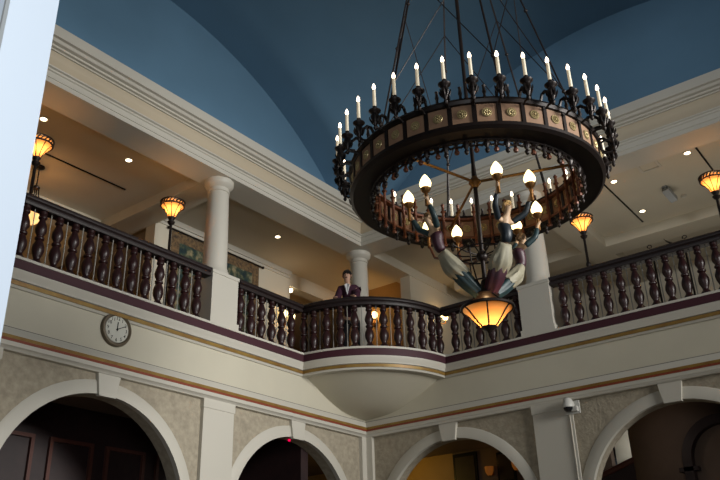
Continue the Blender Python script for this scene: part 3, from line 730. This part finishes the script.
# amber bowl below
cb(MB().lathe([(.075,4.58),(.10,4.605),(.15,4.66),(.20,4.725),(.235,4.76),(.262,4.775)],32,cap=False),'glass_bowl',M['amberglass'])
rim=MB(); rim.tube([(.265*math.cos(2*PI*k/36),.265*math.sin(2*PI*k/36),4.782) for k in range(36)],.018,8,closed=True)
for k in range(6):
    a=2*PI*k/6+math.radians(208); rim.tube([((r+.006)*math.cos(a),(r+.006)*math.sin(a),z) for r,z in ((.075,4.58),(.10,4.605),(.15,4.66),(.20,4.725),(.235,4.76),(.262,4.775))],.009,5)
rim.lathe([(.0,4.51),(.02,4.52),(.03,4.54),(.07,4.56),(.08,4.58),(.0,4.585)],16)
for k in range(3):
    a=2*PI*k/3; rim.tube([(.262*math.cos(a),.262*math.sin(a),4.785),(.10*math.cos(a),.10*math.sin(a),4.92),(.0,0,4.96)],.012,6)
rim.lathe([(.0,4.86),(.10,4.88),(.14,4.92),(.10,4.98),(.05,5.05),(.03,5.1)],16)
cb(rim,'bowl_frame',M['iron'])
# torches
gl=MB(); gl.lathe([(.0,-.055),(.035,-.05),(.058,-.02),(.062,.01),(.05,.05),(.03,.085),(.012,.11),(.0,.12)],16,fl=lambda a:1+.05*math.cos(6*a))
glm=gl.mesh('flame_globe',M['globe'])
tom=MB().lathe([(.0,-.26),(.018,-.255),(.016,-.15),(.022,-.13),(.018,-.11),(.045,-.085),(.058,-.055),(.05,-.045),(.0,-.045)],12).mesh('torch',M['brass'])
TOR=[]
for deg,r,z in ((130,.75,6.05),(160,.70,6.05),(-131,.63,6.05),(-93,.66,6.05),(-31,.77,6.05),(-3,.85,6.03),(47,.80,6.02),(75,.80,6.03)):
    a=math.radians(deg); p=Vector((r*math.cos(a),r*math.sin(a),z))
    o=link('torch',tom,ch); o.location=p-Vector((0,0,4.5)); g=link('flame_globe',glm,o); TOR.append(p)
br=MB()
for p in TOR[6:8]: br.tube([(.1*p.x,.1*p.y,5.37),(.5*p.x,.5*p.y,5.45),(.9*p.x,.9*p.y,5.62),(p.x,p.y,5.80)],.015,6)
cb(br,'torch_bracket',M['bronze'])
# carved figures
def figure(deg,h1,h2,bod,skirt,sleeve,hairm,lean,hip,under):
    a=math.radians(deg); e=Vector((math.cos(a),math.sin(a),0)); s=Vector((-e.y,e.x,0))
    def Q(r,q,z): return e*r+s*q+Vector((0,0,z-4.5))
    # bare skin: head, neck, arms with hands as one body
    hz=5.74; hr=lean
    pts=[Q(hip,0,5.36),Q(hip+.07,0,5.46),Q(hr-.09,0,5.565),Q(hr-.05,0,5.615),Q(hr-.025,0,5.665),Q(hr,0,5.72),Q(hr+.008,0,5.765)]
    rad=[.044,.040,.048,.036,.026,.038,.046]; ed=[(i,i+1) for i in range(6)]
    arms=[]
    for q,hp in ((-1,h1),(1,h2)):
        hp=Vector((hp.x,hp.y,hp.z-.16-4.5)); sh=Q(hr-.07,.085*q,5.60); el=(sh+hp)/2+s*.05*q-Vector((0,0,.05)); wr=el+(hp-el)*.82
        b=len(pts); pts+= [sh,el,wr,hp-(hp-wr)*.25]; rad+= [.032,.026,.019,.022]; ed+= [(3,b),(b,b+1),(b+1,b+2),(b+2,b+3)]
        arms.append((sh,el,wr,hp))
        for f in range(4):
            c=len(pts); th=-.9+f*.6
            d1=Vector((math.cos(a+PI/2*q+th),math.sin(a+PI/2*q+th),0))
            pts+= [hp+d1*.026+Vector((0,0,.012*(f-1.5))),hp+d1.cross(Vector((0,0,1)))*.016+d1*.022+Vector((0,0,.012*(f-1.5)))]; rad+= [.008,.007]; ed+= [(b+3,c),(c,c+1)]
    f_=link('figure',skin_mesh('figure',[tuple(p) for p in pts],ed,rad,M['stskin'],1),ch)
    # bodice
    link('bodice',skin_mesh('bodice',[tuple(Q(hip,0,5.36)),tuple(Q(hip+.06,0,5.45)),tuple(Q(hr-.10,0,5.55)),tuple(Q(hr-.075,0,5.595))],[(0,1),(1,2),(2,3)],[.070,.058,.084,.062],bod,2),f_)
    for sh,el,wr,hp in arms:
        link('sleeve',skin_mesh('sleeve',[tuple(sh),tuple(el),tuple(el+(wr-el)*.75)],[(0,1),(1,2)],[.038,.035,.027],sleeve,2),f_)
    # skirt: tapering folds from the waist down to the bowl
    def sk(r0,z0,r1,z1,w0,w1,w2,folds,amp):
        N=28; K=10; mb=MB(); ax=(Q(r1,0,z1)-Q(r0,0,z0)); L=ax.length; ax.normalize(); sx=s; sy=ax.cross(sx)
        vs=[];fs=[]
        for k in range(K+1):
            t_=k/K; c=Q(r0,0,z0)+ax*L*t_+Vector((0,0,-.035*math.sin(PI*t_)))
            w=(w0+(w1-w0)*math.sin(PI/2*min(1,t_*1.8))) if t_<.56 else w1+(w2-w1)*((t_-.56)/.44)**1.3
            for i in range(N):
                th=2*PI*i/N; ww=w*(1+amp*min(1,t_*2.5)*math.sin(folds*th+1.5*t_))
                vs.append(tuple(c+sx*ww*math.cos(th)+sy*ww*.8*math.sin(th)))
        for k in range(K):
            for i in range(N): fs.append((k*N+i,k*N+(i+1)%N,(k+1)*N+(i+1)%N,(k+1)*N+i))
        fs.append(tuple(range(N))); fs.append(tuple(K*N+i for i in range(N))[::-1])
        return mb.add(vs,fs)
    sk(hip+.005,5.37,.07,4.93,.062,.100,.072,7,.09).build('skirt',under,f_,org=(0,0,0),ang=70)
    sk(hip+.012,5.365,hip-.55*(hip-.07),5.12,.068,.116,.104,9,.10).build('apron',skirt,f_,org=(0,0,0),ang=70)
    hd=Matrix.Translation(Q(hr+.004,0,5.745))@Matrix(((e.x,s.x,0,0),(e.y,s.y,0,0),(0,0,1,0),(0,0,0,1)))
    head_features(f_,hd,.53,M['stskin'],hairm,M['black'],True)
figure(145,TOR[0],TOR[1],M['wine'],M['apron'],M['teal'],M['brownhair'],.60,.45,M['teal'])
figure(-112,TOR[2],TOR[3],M['navy'],M['apron'],M['navy'],M['blond'],.48,.37,M['wine'])
figure(-17,TOR[4],TOR[5],M['wine'],M['apron'],M['teal'],M['brownhair'],.66,.55,M['teal'])
# ------------------------------------------------------------------ lights
def area(loc,target,size,power,col,sy=None,spread=PI):
    l=bpy.data.lights.new('added_area_light','AREA'); l.energy=power; l.color=col; l.size=size; l.spread=spread
    if sy: l.shape='RECTANGLE'; l.size_y=sy
    o=bpy.data.objects.new('added_area_light',l); COL.objects.link(o); o.location=loc
    o.rotation_euler=(Vector(target)-Vector(loc)).to_track_quat('-Z','Y').to_euler(); return o
def point(loc,power,col,r=.06):
    l=bpy.data.lights.new('lamp','POINT'); l.energy=power; l.color=col; l.shadow_soft_size=r
    o=bpy.data.objects.new('lamp',l); COL.objects.link(o); o.location=loc; return o
def spot(loc,power,col,ang=110):
    l=bpy.data.lights.new('downlight','SPOT'); l.energy=power; l.color=col; l.spot_size=math.radians(ang); l.spot_blend=.6; l.shadow_soft_size=.05
    o=bpy.data.objects.new('downlight',l); COL.objects.link(o); o.location=loc; return o
# daylight stand-ins: unseen area lights added for the hall walls and the pier
area((-4.0,-18.5,7.0),(-5.2,0,5.6),4.5,390,(1.0,.985,.94),4.0,math.radians(64))
area((-14.4,-11.6,3.6),(-12.3,-7.9,3.2),1.6,110,(.92,.97,1.0),2.6,math.radians(110))
warm=(1,.52,.18)
for x,y in LAMPS: point((x,y,8.71),6.5,warm,.04)
point((px,py,8.95),9,warm)
for x,y,_ in DL: spot((x,y,ZC-.03),6,(1,.75,.45))
point((.10,2.15,8.5),5,warm); point((2.2,1.52,8.95),6,warm); point((3.1,-.3,8.75),3,warm); point((1.2,4.6,8.6),9,warm); point((-5.6,5.0,8.4),10,warm)
point((1.7,.9,4.9),16,(1,.66,.12)); point((2.72,-1.2,5.05),.12,(1,.5,.12)); point((2.72,-1.86,5.06),.12,(1,.5,.12))  # first point is unseen, added to brighten the amber wall
area((2.0,-6.4,7.0),(2.0,-6.4,9.7),2.4,26,(1,.93,.8),4.5)  # unseen uplight added to lift the right gallery
point((2.9,-4.35,5.0),3.5,(.95,1,.98)); point((.75,-5.3,4.75),2.2,(1,.85,.7)); point((CX,CY,4.67),6.0,(1,.66,.32),.03)  # first two points are unseen, added to lift pale wall and drum
# cove strips, unseen, added to brighten the lunettes above the cornice
def lunette_fill(loc,along,power):
    l=bpy.data.lights.new('lunette_fill_light','AREA'); l.shape='RECTANGLE'; l.size=10.5; l.size_y=.08; l.energy=power; l.color=(.95,.97,1)
    o=bpy.data.objects.new('lunette_fill_light',l); COL.objects.link(o); o.location=loc
    d=Vector((0,.7,1)) if along=='x' else Vector((.9,0,1))
    if along=='y':
        z=-d.normalized(); x=Vector((0,1,0)); y=z.cross(x); o.rotation_euler=Matrix((x,y,z)).transposed().to_euler()
    else:
        z=-d.normalized(); x=Vector((1,0,0)); y=z.cross(x); o.rotation_euler=Matrix((x,y,z)).transposed().to_euler()
lunette_fill((-6.2,-.22,10.40),'x',3); lunette_fill((-.24,-6.2,10.40),'y',2)
area((-20,-6.6,8.6),(0,-6.0,12.3),4.0,55,(.95,.98,1.0),1.5,math.radians(40))  # unseen wash added to lighten the right lunette
w=bpy.data.worlds.new('World'); SC.world=w; w.use_nodes=True
w.node_tree.nodes['Background'].inputs[0].default_value=(.75,.88,1,1); w.node_tree.nodes['Background'].inputs[1].default_value=.025
# ------------------------------------------------------------------ camera
yaw,pitch,roll=math.radians(36.78593),math.radians(25.42156),math.radians(-1.683015)
f=Vector((math.cos(pitch)*math.cos(yaw),math.cos(pitch)*math.sin(yaw),math.sin(pitch)))
r=Vector((math.sin(yaw),-math.cos(yaw),0)); u=r.cross(f)
r2=math.cos(roll)*r+math.sin(roll)*u; u2=-math.sin(roll)*r+math.cos(roll)*u
cam=bpy.data.cameras.new('Camera'); co=bpy.data.objects.new('Camera',cam); COL.objects.link(co)
cam.sensor_width=36; cam.lens=806.891*36/720; cam.clip_start=.05; cam.clip_end=200
mw=Matrix(((r2.x,u2.x,-f.x,-13.23899),(r2.y,u2.y,-f.y,-9.90098),(r2.z,u2.z,-f.z,1.88495),(0,0,0,1)))
co.matrix_world=mw; SC.camera=co
SC.view_settings.view_transform='Standard'; SC.view_settings.look='None'; SC.view_settings.gamma=1; SC.view_settings.use_curve_mapping=False
SC.view_settings.exposure=-0.08
